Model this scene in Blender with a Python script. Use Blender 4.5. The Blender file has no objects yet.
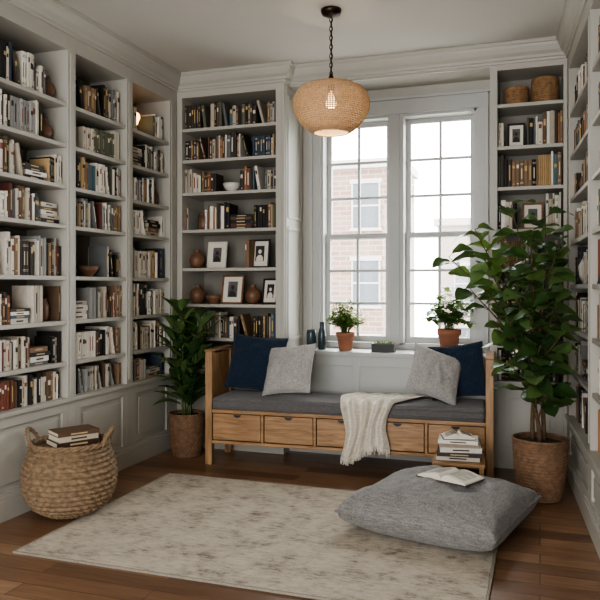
import bpy, math, random
from mathutils import Vector, Matrix, noise
scene = bpy.context.scene
PI = math.pi

# ------------------------------------------------------------------ helpers
def lin(c):
    return tuple((x/12.92 if x <= 0.04045 else ((x+0.055)/1.055)**2.4) for x in c)
def rgb(r, g, b):
    return lin((r/255, g/255, b/255))

class MB:
    def __init__(s):
        s.v=[]; s.f=[]; s.m=[]; s.c=[]; s.s=[]
    def face(s, idx, m=0, c=(1,1,1), sm=False):
        s.f.append(idx); s.m.append(m); s.c.append(c); s.s.append(sm)
    def box(s, x0,x1,y0,y1,z0,z1, m=0, c=(1,1,1), M=None):
        b=len(s.v)
        for p in ((x0,y0,z0),(x1,y0,z0),(x1,y1,z0),(x0,y1,z0),(x0,y0,z1),(x1,y0,z1),(x1,y1,z1),(x0,y1,z1)):
            q=Vector(p)
            s.v.append(M@q if M else q)
        for f in ((0,3,2,1),(4,5,6,7),(0,1,5,4),(1,2,6,5),(2,3,7,6),(3,0,4,7)):
            s.face([b+i for i in f],m,c)
    def grid(s, fn, nu, nv, m=0, c=(1,1,1), sm=True, cu=False, cv=False, flip=False):
        b=len(s.v)
        for j in range(nv if cv else nv+1):
            for i in range(nu if cu else nu+1):
                s.v.append(Vector(fn(i/nu, j/nv)))
        W = nu if cu else nu+1
        H = nv if cv else nv+1
        for j in range(nv):
            for i in range(nu):
                a=b+j*W+i; bb=b+j*W+(i+1)%W if cu else b+j*W+i+1
                j2=(j+1)%H if cv else j+1
                cc=b+j2*W+((i+1)%W if cu else i+1); d=b+j2*W+i
                s.face([a,d,cc,bb] if flip else [a,bb,cc,d],m,c,sm)
    def tube(s, pts, rad, seg=8, m=0, c=(1,1,1), caps=True, closed=False):
        pts=[Vector(p) for p in pts]; n=len(pts)
        if not isinstance(rad,(list,tuple)): rad=[rad]*n
        b=len(s.v); prev=None
        for i in range(n):
            if closed: t=pts[(i+1)%n]-pts[i-1]
            else: t=pts[min(i+1,n-1)]-pts[max(i-1,0)]
            t.normalize()
            if prev is None:
                a=Vector((0,0,1)) if abs(t.z)<0.9 else Vector((1,0,0))
                nn=t.cross(a).normalized()
            else:
                nn=(prev-t*prev.dot(t))
                nn.normalize()
            prev=nn; bn=t.cross(nn)
            for k in range(seg):
                an=2*PI*k/seg
                s.v.append(pts[i]+(nn*math.cos(an)+bn*math.sin(an))*rad[i])
        for i in range(n if closed else n-1):
            i2=(i+1)%n
            for k in range(seg):
                k2=(k+1)%seg
                s.face([b+i*seg+k,b+i*seg+k2,b+i2*seg+k2,b+i2*seg+k],m,c,True)
        if caps and not closed:
            s.face([b+k for k in range(seg)][::-1],m,c); s.face([b+(n-1)*seg+k for k in range(seg)],m,c)
    def lathe(s, prof, seg=32, m=0, c=(1,1,1), center=(0,0,0), sm=True):
        cx,cy,cz=center; b=len(s.v); n=len(prof)
        for r,z in prof:
            for k in range(seg):
                a=2*PI*k/seg
                s.v.append(Vector((cx+r*math.cos(a),cy+r*math.sin(a),cz+z)))
        for i in range(n-1):
            for k in range(seg):
                k2=(k+1)%seg
                s.face([b+i*seg+k,b+i*seg+k2,b+(i+1)*seg+k2,b+(i+1)*seg+k],m,c,sm)
        if prof[0][0]>1e-4: s.face([b+k for k in range(seg)][::-1],m,c)
        if prof[-1][0]>1e-4: s.face([b+(n-1)*seg+k for k in range(seg)],m,c)
    def build(s, name, mats, parent=None, M=None, bevel=0, loc=None, rot=None):
        me=bpy.data.meshes.new(name)
        me.from_pydata([tuple(v) for v in s.v],[],s.f)
        for mt in mats: me.materials.append(mt)
        me.polygons.foreach_set('material_index', s.m)
        me.polygons.foreach_set('use_smooth', s.s)
        ca=me.color_attributes.new('Col','FLOAT_COLOR','CORNER')
        arr=[]
        for f,c in zip(s.f,s.c): arr.extend((c[0],c[1],c[2],1.0)*len(f))
        ca.data.foreach_set('color',arr)
        me.update()
        o=bpy.data.objects.new(name,me); scene.collection.objects.link(o)
        if parent: o.parent=parent
        if M is not None: o.matrix_local=M
        if loc: o.location=loc
        if rot: o.rotation_euler=rot
        if bevel:
            md=o.modifiers.new('b','BEVEL'); md.width=bevel; md.segments=2; md.limit_method='ANGLE'
        return o

def empty(name, loc=(0,0,0), rz=0, M=None):
    e=bpy.data.objects.new(name,None); scene.collection.objects.link(e)
    e.empty_display_size=0.1
    if M is not None: e.matrix_world=M
    else:
        e.location=loc; e.rotation_euler=(0,0,rz)
    return e

# ------------------------------------------------------------------ materials
def new_mat(name):
    m=bpy.data.materials.new(name); m.use_nodes=True
    nt=m.node_tree; return m,nt,nt.nodes['Principled BSDF']
def L(nt,a,b): nt.links.new(a,b)
def mat(name,col,rough=0.6,ns=8,var=0.08,bump=0,bs=60,metal=0,stretch=(1,1,1),spec=0.5,sheen=0):
    m,nt,p=new_mat(name)
    tc=nt.nodes.new('ShaderNodeTexCoord'); mp=nt.nodes.new('ShaderNodeMapping'); mp.inputs['Scale'].default_value=stretch
    L(nt,tc.outputs['Object'],mp.inputs['Vector'])
    n=nt.nodes.new('ShaderNodeTexNoise'); n.inputs['Scale'].default_value=ns; n.inputs['Detail'].default_value=5
    L(nt,mp.outputs[0],n.inputs['Vector'])
    r=nt.nodes.new('ShaderNodeValToRGB')
    r.color_ramp.elements[0].position=0.3; r.color_ramp.elements[1].position=0.7
    r.color_ramp.elements[0].color=tuple(x*(1-var) for x in col)+(1,)
    r.color_ramp.elements[1].color=tuple(min(1,x*(1+var)) for x in col)+(1,)
    L(nt,n.outputs['Fac'],r.inputs['Fac']); L(nt,r.outputs[0],p.inputs['Base Color'])
    p.inputs['Roughness'].default_value=rough; p.inputs['Metallic'].default_value=metal
    p.inputs['Specular IOR Level'].default_value=spec
    if sheen: p.inputs['Sheen Weight'].default_value=sheen
    if bump:
        n2=nt.nodes.new('ShaderNodeTexNoise'); n2.inputs['Scale'].default_value=bs; n2.inputs['Detail'].default_value=4
        L(nt,mp.outputs[0],n2.inputs['Vector'])
        bp=nt.nodes.new('ShaderNodeBump'); bp.inputs['Strength'].default_value=bump; bp.inputs['Distance'].default_value=0.01
        L(nt,n2.outputs['Fac'],bp.inputs['Height']); L(nt,bp.outputs[0],p.inputs['Normal'])
    return m
def attr_mat(name,rough=0.6,spec=0.3):
    m,nt,p=new_mat(name)
    a=nt.nodes.new('ShaderNodeAttribute'); a.attribute_name='Col'
    n=nt.nodes.new('ShaderNodeTexNoise'); n.inputs['Scale'].default_value=30
    tc=nt.nodes.new('ShaderNodeTexCoord'); L(nt,tc.outputs['Object'],n.inputs['Vector'])
    mr=nt.nodes.new('ShaderNodeMapRange'); mr.inputs['To Min'].default_value=0.82; mr.inputs['To Max'].default_value=1.1
    L(nt,n.outputs['Fac'],mr.inputs['Value'])
    mx=nt.nodes.new('ShaderNodeVectorMath'); mx.operation='SCALE'
    L(nt,a.outputs['Color'],mx.inputs[0]); L(nt,mr.outputs[0],mx.inputs['Scale'])
    L(nt,mx.outputs[0],p.inputs['Base Color'])
    p.inputs['Roughness'].default_value=rough; p.inputs['Specular IOR Level'].default_value=spec
    return m

def wood_mat(name,c1,c2,axis='X',rough=0.45,scale=6):
    m,nt,p=new_mat(name)
    tc=nt.nodes.new('ShaderNodeTexCoord'); mp=nt.nodes.new('ShaderNodeMapping')
    s={'X':(1,9,9),'Y':(9,1,9),'Z':(9,9,1)}[axis]; mp.inputs['Scale'].default_value=s
    L(nt,tc.outputs['Object'],mp.inputs['Vector'])
    n=nt.nodes.new('ShaderNodeTexNoise'); n.inputs['Scale'].default_value=scale; n.inputs['Detail'].default_value=8; n.inputs['Distortion'].default_value=0.6
    L(nt,mp.outputs[0],n.inputs['Vector'])
    r=nt.nodes.new('ShaderNodeValToRGB'); r.color_ramp.elements[0].position=0.32; r.color_ramp.elements[1].position=0.68
    r.color_ramp.elements[0].color=c1+(1,); r.color_ramp.elements[1].color=c2+(1,)
    L(nt,n.outputs['Fac'],r.inputs['Fac']); L(nt,r.outputs[0],p.inputs['Base Color'])
    p.inputs['Roughness'].default_value=rough
    bp=nt.nodes.new('ShaderNodeBump'); bp.inputs['Strength'].default_value=0.12; bp.inputs['Distance'].default_value=0.004
    L(nt,n.outputs['Fac'],bp.inputs['Height']); L(nt,bp.outputs[0],p.inputs['Normal'])
    return m

def fabric_mat(name,c1,c2,scale=260,rough=0.95,bump=0.35):
    m,nt,p=new_mat(name)
    tc=nt.nodes.new('ShaderNodeTexCoord')
    outs=[]
    for st in ((1,0.12,1),(0.12,1,1)):
        mp=nt.nodes.new('ShaderNodeMapping'); mp.inputs['Scale'].default_value=st
        L(nt,tc.outputs['Object'],mp.inputs['Vector'])
        n=nt.nodes.new('ShaderNodeTexNoise'); n.inputs['Scale'].default_value=scale; n.inputs['Detail'].default_value=2
        L(nt,mp.outputs[0],n.inputs['Vector']); outs.append(n.outputs['Fac'])
    ad=nt.nodes.new('ShaderNodeMath'); ad.operation='ADD'; L(nt,outs[0],ad.inputs[0]); L(nt,outs[1],ad.inputs[1])
    mr=nt.nodes.new('ShaderNodeMapRange'); mr.inputs['From Min'].default_value=0.7; mr.inputs['From Max'].default_value=1.3
    L(nt,ad.outputs[0],mr.inputs['Value'])
    r=nt.nodes.new('ShaderNodeMixRGB'); r.inputs[1].default_value=c1+(1,); r.inputs[2].default_value=c2+(1,)
    L(nt,mr.outputs[0],r.inputs[0]); L(nt,r.outputs[0],p.inputs['Base Color'])
    p.inputs['Roughness'].default_value=rough; p.inputs['Sheen Weight'].default_value=0.15; p.inputs['Specular IOR Level'].default_value=0.15
    bp=nt.nodes.new('ShaderNodeBump'); bp.inputs['Strength'].default_value=bump; bp.inputs['Distance'].default_value=0.003
    L(nt,mr.outputs[0],bp.inputs['Height']); L(nt,bp.outputs[0],p.inputs['Normal'])
    return m

def floor_mat():
    m,nt,p=new_mat('floor_planks')
    tc=nt.nodes.new('ShaderNodeTexCoord')
    b=nt.nodes.new('ShaderNodeTexBrick'); b.offset=0.37; b.offset_frequency=2; b.squash=1
    b.inputs['Scale'].default_value=1; b.inputs['Brick Width'].default_value=1.5; b.inputs['Row Height'].default_value=0.115
    b.inputs['Mortar Size'].default_value=0.0018; b.inputs['Mortar Smooth'].default_value=0.3; b.inputs['Bias'].default_value=0
    b.inputs['Color1'].default_value=(0,0,0,1); b.inputs['Color2'].default_value=(1,1,1,1); b.inputs['Mortar'].default_value=(0.5,0.5,0.5,1)
    L(nt,tc.outputs['Object'],b.inputs['Vector'])
    mp=nt.nodes.new('ShaderNodeMapping'); mp.inputs['Scale'].default_value=(1.2,14,1); L(nt,tc.outputs['Object'],mp.inputs['Vector'])
    n=nt.nodes.new('ShaderNodeTexNoise'); n.inputs['Scale'].default_value=3; n.inputs['Detail'].default_value=9; n.inputs['Distortion'].default_value=1.0
    L(nt,mp.outputs[0],n.inputs['Vector'])
    a=nt.nodes.new('ShaderNodeMath'); a.operation='MULTIPLY_ADD'; a.inputs[1].default_value=0.4
    L(nt,b.outputs['Color'],a.inputs[0]); 
    sc=nt.nodes.new('ShaderNodeMath'); sc.operation='MULTIPLY'; sc.inputs[1].default_value=0.6; L(nt,n.outputs['Fac'],sc.inputs[0]); L(nt,sc.outputs[0],a.inputs[2])
    r=nt.nodes.new('ShaderNodeValToRGB'); e=r.color_ramp.elements
    e[0].position=0.15; e[0].color=rgb(82,60,44)+(1,); e[1].position=0.85; e[1].color=rgb(158,124,94)+(1,)
    x=e.new(0.5); x.color=rgb(120,89,66)+(1,)
    L(nt,a.outputs[0],r.inputs['Fac'])
    mx=nt.nodes.new('ShaderNodeMixRGB'); mx.inputs[2].default_value=rgb(36,26,19)+(1,)
    L(nt,b.outputs['Fac'],mx.inputs[0]); L(nt,r.outputs[0],mx.inputs[1]); L(nt,mx.outputs[0],p.inputs['Base Color'])
    p.inputs['Roughness'].default_value=0.34
    bp=nt.nodes.new('ShaderNodeBump'); bp.inputs['Strength'].default_value=0.25; bp.inputs['Distance'].default_value=0.003; bp.invert=True
    L(nt,b.outputs['Fac'],bp.inputs['Height']); L(nt,bp.outputs[0],p.inputs['Normal'])
    return m

def rug_mat():
    m,nt,p=new_mat('rug_wool')
    tc=nt.nodes.new('ShaderNodeTexCoord')
    def noise_(scale,st,det=6,rough=0.6):
        mp=nt.nodes.new('ShaderNodeMapping'); mp.inputs['Scale'].default_value=st; L(nt,tc.outputs['Object'],mp.inputs['Vector'])
        n=nt.nodes.new('ShaderNodeTexNoise'); n.inputs['Scale'].default_value=scale; n.inputs['Detail'].default_value=det; n.inputs['Roughness'].default_value=rough
        L(nt,mp.outputs[0],n.inputs['Vector']); return n.outputs['Fac']
    a=noise_(6.0,(1,1,1),12,0.78); b=noise_(60,(0.3,1,1),8,0.8)
    m1=nt.nodes.new('ShaderNodeMath'); m1.operation='ADD'; L(nt,a,m1.inputs[0]); L(nt,b,m1.inputs[1])
    m3=nt.nodes.new('ShaderNodeMath'); m3.operation='MULTIPLY'; m3.inputs[1].default_value=0.5; L(nt,m1.outputs[0],m3.inputs[0])
    r=nt.nodes.new('ShaderNodeValToRGB'); e=r.color_ramp.elements
    e[0].position=0.42; e[0].color=rgb(190,180,164)+(1,); e[1].position=0.61; e[1].color=rgb(112,103,93)+(1,)
    x=e.new(0.515); x.color=rgb(173,163,148)+(1,)
    L(nt,m3.outputs[0],r.inputs['Fac']); L(nt,r.outputs[0],p.inputs['Base Color'])
    p.inputs['Roughness'].default_value=1; p.inputs['Specular IOR Level'].default_value=0.1
    f=noise_(300,(1,0.3,1),2)
    bp=nt.nodes.new('ShaderNodeBump'); bp.inputs['Strength'].default_value=0.5; bp.inputs['Distance'].default_value=0.004
    L(nt,f,bp.inputs['Height']); L(nt,bp.outputs[0],p.inputs['Normal'])
    return m

def leaf_mat(name,c1,c2,rough=0.35):
    m=mat(name,c1,rough,ns=12,var=0.3)
    nt=m.node_tree; p=nt.nodes['Principled BSDF']
    tr=nt.nodes.new('ShaderNodeBsdfTranslucent'); tr.inputs[0].default_value=c2+(1,)
    mx=nt.nodes.new('ShaderNodeMixShader'); mx.inputs[0].default_value=0.28
    out=nt.nodes['Material Output']
    L(nt,p.outputs[0],mx.inputs[1]); L(nt,tr.outputs[0],mx.inputs[2]); L(nt,mx.outputs[0],out.inputs['Surface'])
    return m

PAINT=mat('greige_paint',rgb(172,168,158),0.5,ns=3,var=0.03,bump=0.03,bs=120)
PAINT_SHADE=mat('greige_paint_shaded',rgb(128,123,113),0.6,ns=3,var=0.04)  # same greige paint, darkened: shade on bookcase backs put into the colour
WALL=mat('wall_paint',rgb(174,171,162),0.8,ns=3,var=0.03,bump=0.05,bs=200)
CEIL=mat('ceiling_paint',rgb(196,192,184),0.9,ns=2,var=0.02)
WHITE=mat('window_paint',rgb(172,172,168),0.45,ns=5,var=0.03)
FLOOR=floor_mat(); RUG=rug_mat()
RUGE=mat('rug_binding',rgb(138,129,116),0.95,ns=80,var=0.15)
BOOK=attr_mat('book_cloth',0.6,0.3)
OAK=wood_mat('oak_x',rgb(130,95,61),rgb(174,137,97),'X')
OAKZ=wood_mat('oak_z',rgb(130,95,61),rgb(174,137,97),'Z')
DARKW=wood_mat('dark_wood',rgb(50,32,20),rgb(84,56,36),'X')
WALN=wood_mat('walnut_frame',rgb(96,64,42),rgb(132,92,62),'X')
BLACK=mat('black_paint',rgb(28,27,26),0.5)
SEAT=fabric_mat('seat_fabric',rgb(80,78,78),rgb(116,113,112))
NAVY=fabric_mat('navy_fabric',rgb(22,33,48),rgb(38,51,69))
LGRAY=fabric_mat('light_gray_linen',rgb(136,133,130),rgb(182,179,174))
LINEN=fabric_mat('gray_linen',rgb(102,100,98),rgb(144,141,137),scale=160)
CREAM=fabric_mat('cream_knit',rgb(196,186,170),rgb(226,218,204),scale=120,bump=0.8)
TERRA=mat('terracotta',rgb(152,100,76),0.8,ns=10,var=0.15,bump=0.1)
SOIL=mat('soil',rgb(44,32,24),1,ns=60,var=0.4,bump=0.8)
WICKER=mat('wicker',rgb(140,108,76),0.75,ns=35,var=0.35,bump=0.3,bs=150)
WICKD=mat('wicker_dark',rgb(122,93,69),0.75,ns=35,var=0.3,bump=0.3,bs=150)
SEAGR=mat('seagrass',rgb(128,106,81),0.8,ns=45,var=0.4,bump=0.4,bs=180)
BARK=mat('bark',rgb(92,72,52),0.9,ns=30,var=0.3,bump=0.4)
STEM=mat('green_stem',rgb(74,92,46),0.6)
LEAFD=leaf_mat('leaf_dark',rgb(54,79,44),rgb(96,128,52),0.34)
LEAFM=leaf_mat('leaf_mid',rgb(86,112,64),rgb(126,154,68),0.4)
LEAFL=leaf_mat('leaf_light',rgb(98,132,64),rgb(150,180,74),0.5)
METAL=mat('dark_bronze',rgb(48,38,30),0.35,metal=0.8)
BRASS=mat('brass',rgb(150,112,60),0.3,metal=1)
CERW=mat('white_ceramic',rgb(214,208,198),0.3)
CERB=mat('brown_vase',rgb(112,80,58),0.45,ns=12,var=0.25)
CERT=mat('slate_glaze',rgb(52,66,72),0.25)
PAPER=mat('paper',rgb(220,212,196),0.9,ns=20,var=0.04)
PHOTO=mat('photo_print',rgb(96,92,88),0.5,ns=14,var=0.6)
PHOTOD=mat('photo_dark',rgb(38,36,35),0.5,ns=20,var=0.4)

def glass_mat():
    m=bpy.data.materials.new('window_glass'); m.use_nodes=True; nt=m.node_tree; nt.nodes.remove(nt.nodes['Principled BSDF'])
    t=nt.nodes.new('ShaderNodeBsdfTransparent'); t.inputs[0].default_value=(0.96,0.97,0.97,1)
    g=nt.nodes.new('ShaderNodeBsdfGlossy'); g.inputs['Roughness'].default_value=0.02
    mx=nt.nodes.new('ShaderNodeMixShader'); mx.inputs[0].default_value=0.05
    L(nt,t.outputs[0],mx.inputs[1]); L(nt,g.outputs[0],mx.inputs[2]); L(nt,mx.outputs[0],nt.nodes['Material Output'].inputs['Surface'])
    return m
GLASS=glass_mat()
def emis(name,col,st):
    m,nt,p=new_mat(name); p.inputs['Base Color'].default_value=col+(1,)
    p.inputs['Emission Color'].default_value=col+(1,); p.inputs['Emission Strength'].default_value=st; return m
def rattan():
    m=mat('rattan',rgb(200,174,140),0.7,ns=60,var=0.28)
    nt=m.node_tree; p=nt.nodes['Principled BSDF']
    tr=nt.nodes.new('ShaderNodeBsdfTranslucent'); tr.inputs[0].default_value=rgb(222,196,158)+(1,)
    mx=nt.nodes.new('ShaderNodeMixShader'); mx.inputs[0].default_value=0.35
    L(nt,p.outputs[0],mx.inputs[1]); L(nt,tr.outputs[0],mx.inputs[2]); L(nt,mx.outputs[0],nt.nodes['Material Output'].inputs['Surface'])
    return m
RATTAN=rattan()

# ------------------------------------------------------------------ room shell
H=2.9
def shell(name,boxes,m):
    b=MB()
    for x in boxes: b.box(*x)
    return b.build(name,[m])
shell('floor',[(-3.15,1.2,-1.15,5.5,-0.1,0)],FLOOR)
shell('ceiling',[(-3.15,1.2,-1.15,5.5,H,H+0.1)],CEIL)
shell('wall_left',[(-3.15,-3.02,-1.15,5.5,0,H)],WALL)
WX0,WX1,WZ0,WZ1=-1.64,-0.44,0.80,2.56
shell('wall_back',[(-3.02,WX0,5.3,5.5,0,H),(WX1,1.2,5.3,5.5,0,H),(WX0,WX1,5.3,5.5,0,WZ0),(WX0,WX1,5.3,5.5,WZ1,H)],WALL)
RX0,RX1,RZ0,RZ1=-2.6,0.4,0.1,2.7  # unseen rear opening, added and sized to let fill light in
shell('wall_front',[(-3.02,RX0,-1.15,-1.0,0,H),(RX1,1.2,-1.15,-1.0,0,H),(RX0,RX1,-1.15,-1.0,0,RZ0),(RX0,RX1,-1.15,-1.0,RZ1,H)],WALL)
DEL=math.atan(0.065)
MR=Matrix.Translation((0.175,4.995,0))@Matrix.Rotation(-PI/2+DEL,4,'Z')
b=MB(); b.box(-0.3,6.1,0.31,0.43,0,H); b.build('wall_right',[WALL],M=MR)

def sweep(name,path,prof,m):
    P=[Vector(p) for p in path]; n=len(P); mb=MB(); rows=[]
    for i in range(n):
        ns=[]
        if i>0: d=(P[i]-P[i-1]).normalized(); ns.append(Vector((d.y,-d.x)))
        if i<n-1: d=(P[i+1]-P[i]).normalized(); ns.append(Vector((d.y,-d.x)))
        nn=ns[0] if len(ns)==1 else (ns[0]+ns[1])/(1+ns[0].dot(ns[1]))
        row=[]
        for o,z in prof:
            q=P[i]+nn*o; row.append(len(mb.v)); mb.v.append(Vector((q.x,q.y,z)))
        rows.append(row)
    k=len(prof)
    for i in range(n-1):
        for j in range(k):
            j2=(j+1)%k
            mb.face([rows[i][j],rows[i][j2],rows[i+1][j2],rows[i+1][j]])
    mb.face(rows[0][::-1]); mb.face(rows[-1])
    return mb.build(name,[m])
near=MR@Vector((5.9,0,0))
crown_path=[(-2.7,-0.95),(-2.7,4.9),(-1.8,4.9),(-1.8,5.0),(0.175,5.0),(near.x,near.y)]
sweep('trim_1',crown_path,[(0,2.77),(0.012,2.77),(0.014,2.785),(0.024,2.79),(0.03,2.805),(0.05,2.825),(0.066,2.855),(0.072,2.872),(0.08,2.876),(0.08,H-0.001),(0,H-0.001)],PAINT)
b=MB(); b.box(-1.8,-0.327,5.0,5.3,2.76,H-0.001); b.build('trim_2',[PAINT])

# ------------------------------------------------------------------ bookcases
def bookcase(name,u0,u1,bays,zs,top,depth,M):
    mb=MB(); T=0.024
    xs=[u0]
    for a,c in bays: xs+= [a,c]
    xs.append(u1)
    for i in range(0,len(xs),2):
        if xs[i+1]-xs[i]>0.002:
            mb.box(xs[i],xs[i+1],0,depth,0,H-0.002)
            if xs[i+1]-xs[i]>0.06:
                mb.box(xs[i]+0.02,xs[i+1]-0.02,-0.006,0,zs[0]+0.03,top-0.02)
    for a,c in bays:
        mb.box(a,c,0,depth,top,H-0.002)
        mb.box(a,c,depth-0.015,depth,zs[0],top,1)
        for z in zs[1:]:
            mb.box(a,c,0.008,depth-0.015,z-T,z)
        mb.box(a,c,0.016,depth,0,zs[0]-T)
        zt=zs[0]-T
        mb.box(a,c,0,0.016,zt-0.06,zt); mb.box(a,c,0,0.016,0,0.15)
        mb.box(a,a+0.05,0,0.016,0.15,zt-0.06); mb.box(c-0.05,c,0,0.016,0.15,zt-0.06)
        mb.box(a+0.085,c-0.085,0.006,0.016,0.185,zt-0.095)
    mb.box(u0,u1,-0.018,depth-0.015,zs[0]-T,zs[0])
    return mb.build(name,[PAINT,PAINT_SHADE],M=M,bevel=0.002)

ZL=[.575,.79,1.04,1.31,1.62,1.86,2.11,2.36]
ZB=[.61,.85,1.11,1.39,1.69,1.98,2.235,2.48]
ZR=[.60,.85,1.10,1.37,1.64,1.93,2.21,2.50]
ZW=[.40,.70,.98,1.26,1.54,1.82,2.10,2.38]
ML=Matrix.Translation((-2.7,0,0))@Matrix.Rotation(PI/2,4,'Z')
MBL=Matrix.Translation((-2.7,4.9,0)); MBR=Matrix.Translation((-0.327,5.0,0))
BL=[(-.27,.43),(.51,1.21),(1.29,1.99),(2.07,2.77),(2.85,3.554),(3.632,4.194),(4.272,4.79)]
BB=[(0.045,0.83)]; BRR=[(0.05,0.475)]
BW=[(0.06,1.02),(1.08,2.04),(2.10,3.06),(3.12,4.08),(4.14,5.1)]
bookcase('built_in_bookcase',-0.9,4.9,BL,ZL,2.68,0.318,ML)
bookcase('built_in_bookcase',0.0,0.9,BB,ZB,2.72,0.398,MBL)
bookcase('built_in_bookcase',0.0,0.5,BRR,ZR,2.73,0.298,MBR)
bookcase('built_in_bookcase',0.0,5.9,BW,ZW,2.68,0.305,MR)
def bb(name,u0,u1,M):
    m=MB(); m.box(u0,u1,-0.016,0,0,0.11); m.box(u0,u1,-0.010,0,0.11,0.13); m.build(name,[PAINT],M=M,bevel=0.002)
bb('baseboard_left',-0.9,4.88,ML); bb('baseboard_back',0.02,0.9,MBL); bb('baseboard_right',0.02,5.9,MR)

m=MB()
m.box(-1.8,-1.792,4.92,5.29,0.78,2.75)
for z0,z1 in ((0.84,1.70),(1.76,2.68)):
    m.box(-1.792,-1.784,4.945,4.97,z0,z1); m.box(-1.792,-1.784,5.245,5.27,z0,z1)
    m.box(-1.792,-1.784,4.97,5.245,z0,z0+0.025); m.box(-1.792,-1.784,4.97,5.245,z1-0.025,z1)
m.build('trim_3',[PAINT],bevel=0.002)

m=MB()
m.box(-1.799,-0.328,5.01,5.299,0,0.735)
m.box(-1.799,-0.328,4.985,5.299,0.735,0.765)
for i in range(3):
    a=-1.799+i*0.4903
    m.box(a+0.0,a+0.06,5.0,5.01,0.0,0.735)
m.box(-0.388,-0.328,5.0,5.01,0,0.735)
m.box(-1.739,-0.388,5.001,5.01,0.66,0.735); m.box(-1.739,-0.388,5.001,5.01,0,0.14)
m.build('window_sill',[WHITE],bevel=0.003)

# ------------------------------------------------------------------ window
win=empty('window_1',((WX0+WX1)/2,5.3,0))
def wpart(name,boxes,mt,bev=0.002):
    m=MB()
    for x in boxes:
        x=list(x); x[0]-=(WX0+WX1)/2; x[1]-=(WX0+WX1)/2; x[2]-=5.3; x[3]-=5.3
        m.box(*x)
    return m.build(name,[mt],parent=win,bevel=bev)
wpart('casing',[(WX0-.085,WX0,5.278,5.3,.766,WZ1),(WX1,WX1+.085,5.278,5.3,.766,WZ1),(WX0-.085,WX1+.085,5.276,5.3,WZ1,2.665),(WX0-.1,WX1+.1,5.262,5.3,2.665,2.69),
   (WX0-.085,WX0-.06,5.268,5.278,.766,WZ1),(WX1+.06,WX1+.085,5.268,5.278,.766,WZ1)],WHITE)
wpart('jamb',[(WX0,WX0+.02,5.3,5.5,WZ0,WZ1),(WX1-.02,WX1,5.3,5.5,WZ0,WZ1),(WX0,WX1,5.3,5.5,WZ1-.02,WZ1),(WX0,WX1,5.29,5.52,WZ0-.03,WZ0+.015)],WHITE)
wpart('mullion',[(-1.10,-.98,5.29,5.5,WZ0,WZ1),(-1.07,-1.01,5.28,5.29,WZ0,WZ1)],WHITE)
zm=1.64
sb=[]; gl=[]
for xa,xb in ((WX0+.02,-1.10),(-.98,WX1-.02)):
    for (z0,z1,y) in ((zm-.02,WZ1-.02,5.41),(WZ0+.015,zm+.02,5.37)):
        f=0.036
        sb+=[(xa,xa+f,y,y+.035,z0,z1),(xb-f,xb,y,y+.035,z0,z1),(xa+f,xb-f,y,y+.035,z0,z0+f+.01),(xa+f,xb-f,y,y+.035,z1-f,z1)]
        xm=(xa+xb)/2
        sb.append((xm-.010,xm+.010,y+.005,y+.03,z0+f,z1-f))
        for k in (1,2):
            zz=z0+f+.01+(z1-f-z0-f-.01)*k/3
            sb.append((xa+f,xb-f,y+.006,y+.029,zz-.010,zz+.010))
        gl.append((xa+f,xb-f,y+.016,y+.019,z0+f,z1-f))
wpart('sashes',sb,WHITE,0.0015); wpart('glass',gl,GLASS,0)
m=MB(); m.box(RX0,RX1,-1.12,-1.04,RZ0,RZ0+.05); m.box(RX0,RX1,-1.12,-1.04,RZ1-.05,RZ1)
for x in (RX0,-1.125,RX1-.05): m.box(x,x+.05,-1.12,-1.04,RZ0,RZ1)
m.build('added_fill_window',[WHITE])  # frame of the added rear opening, unseen, there for fill light

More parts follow.
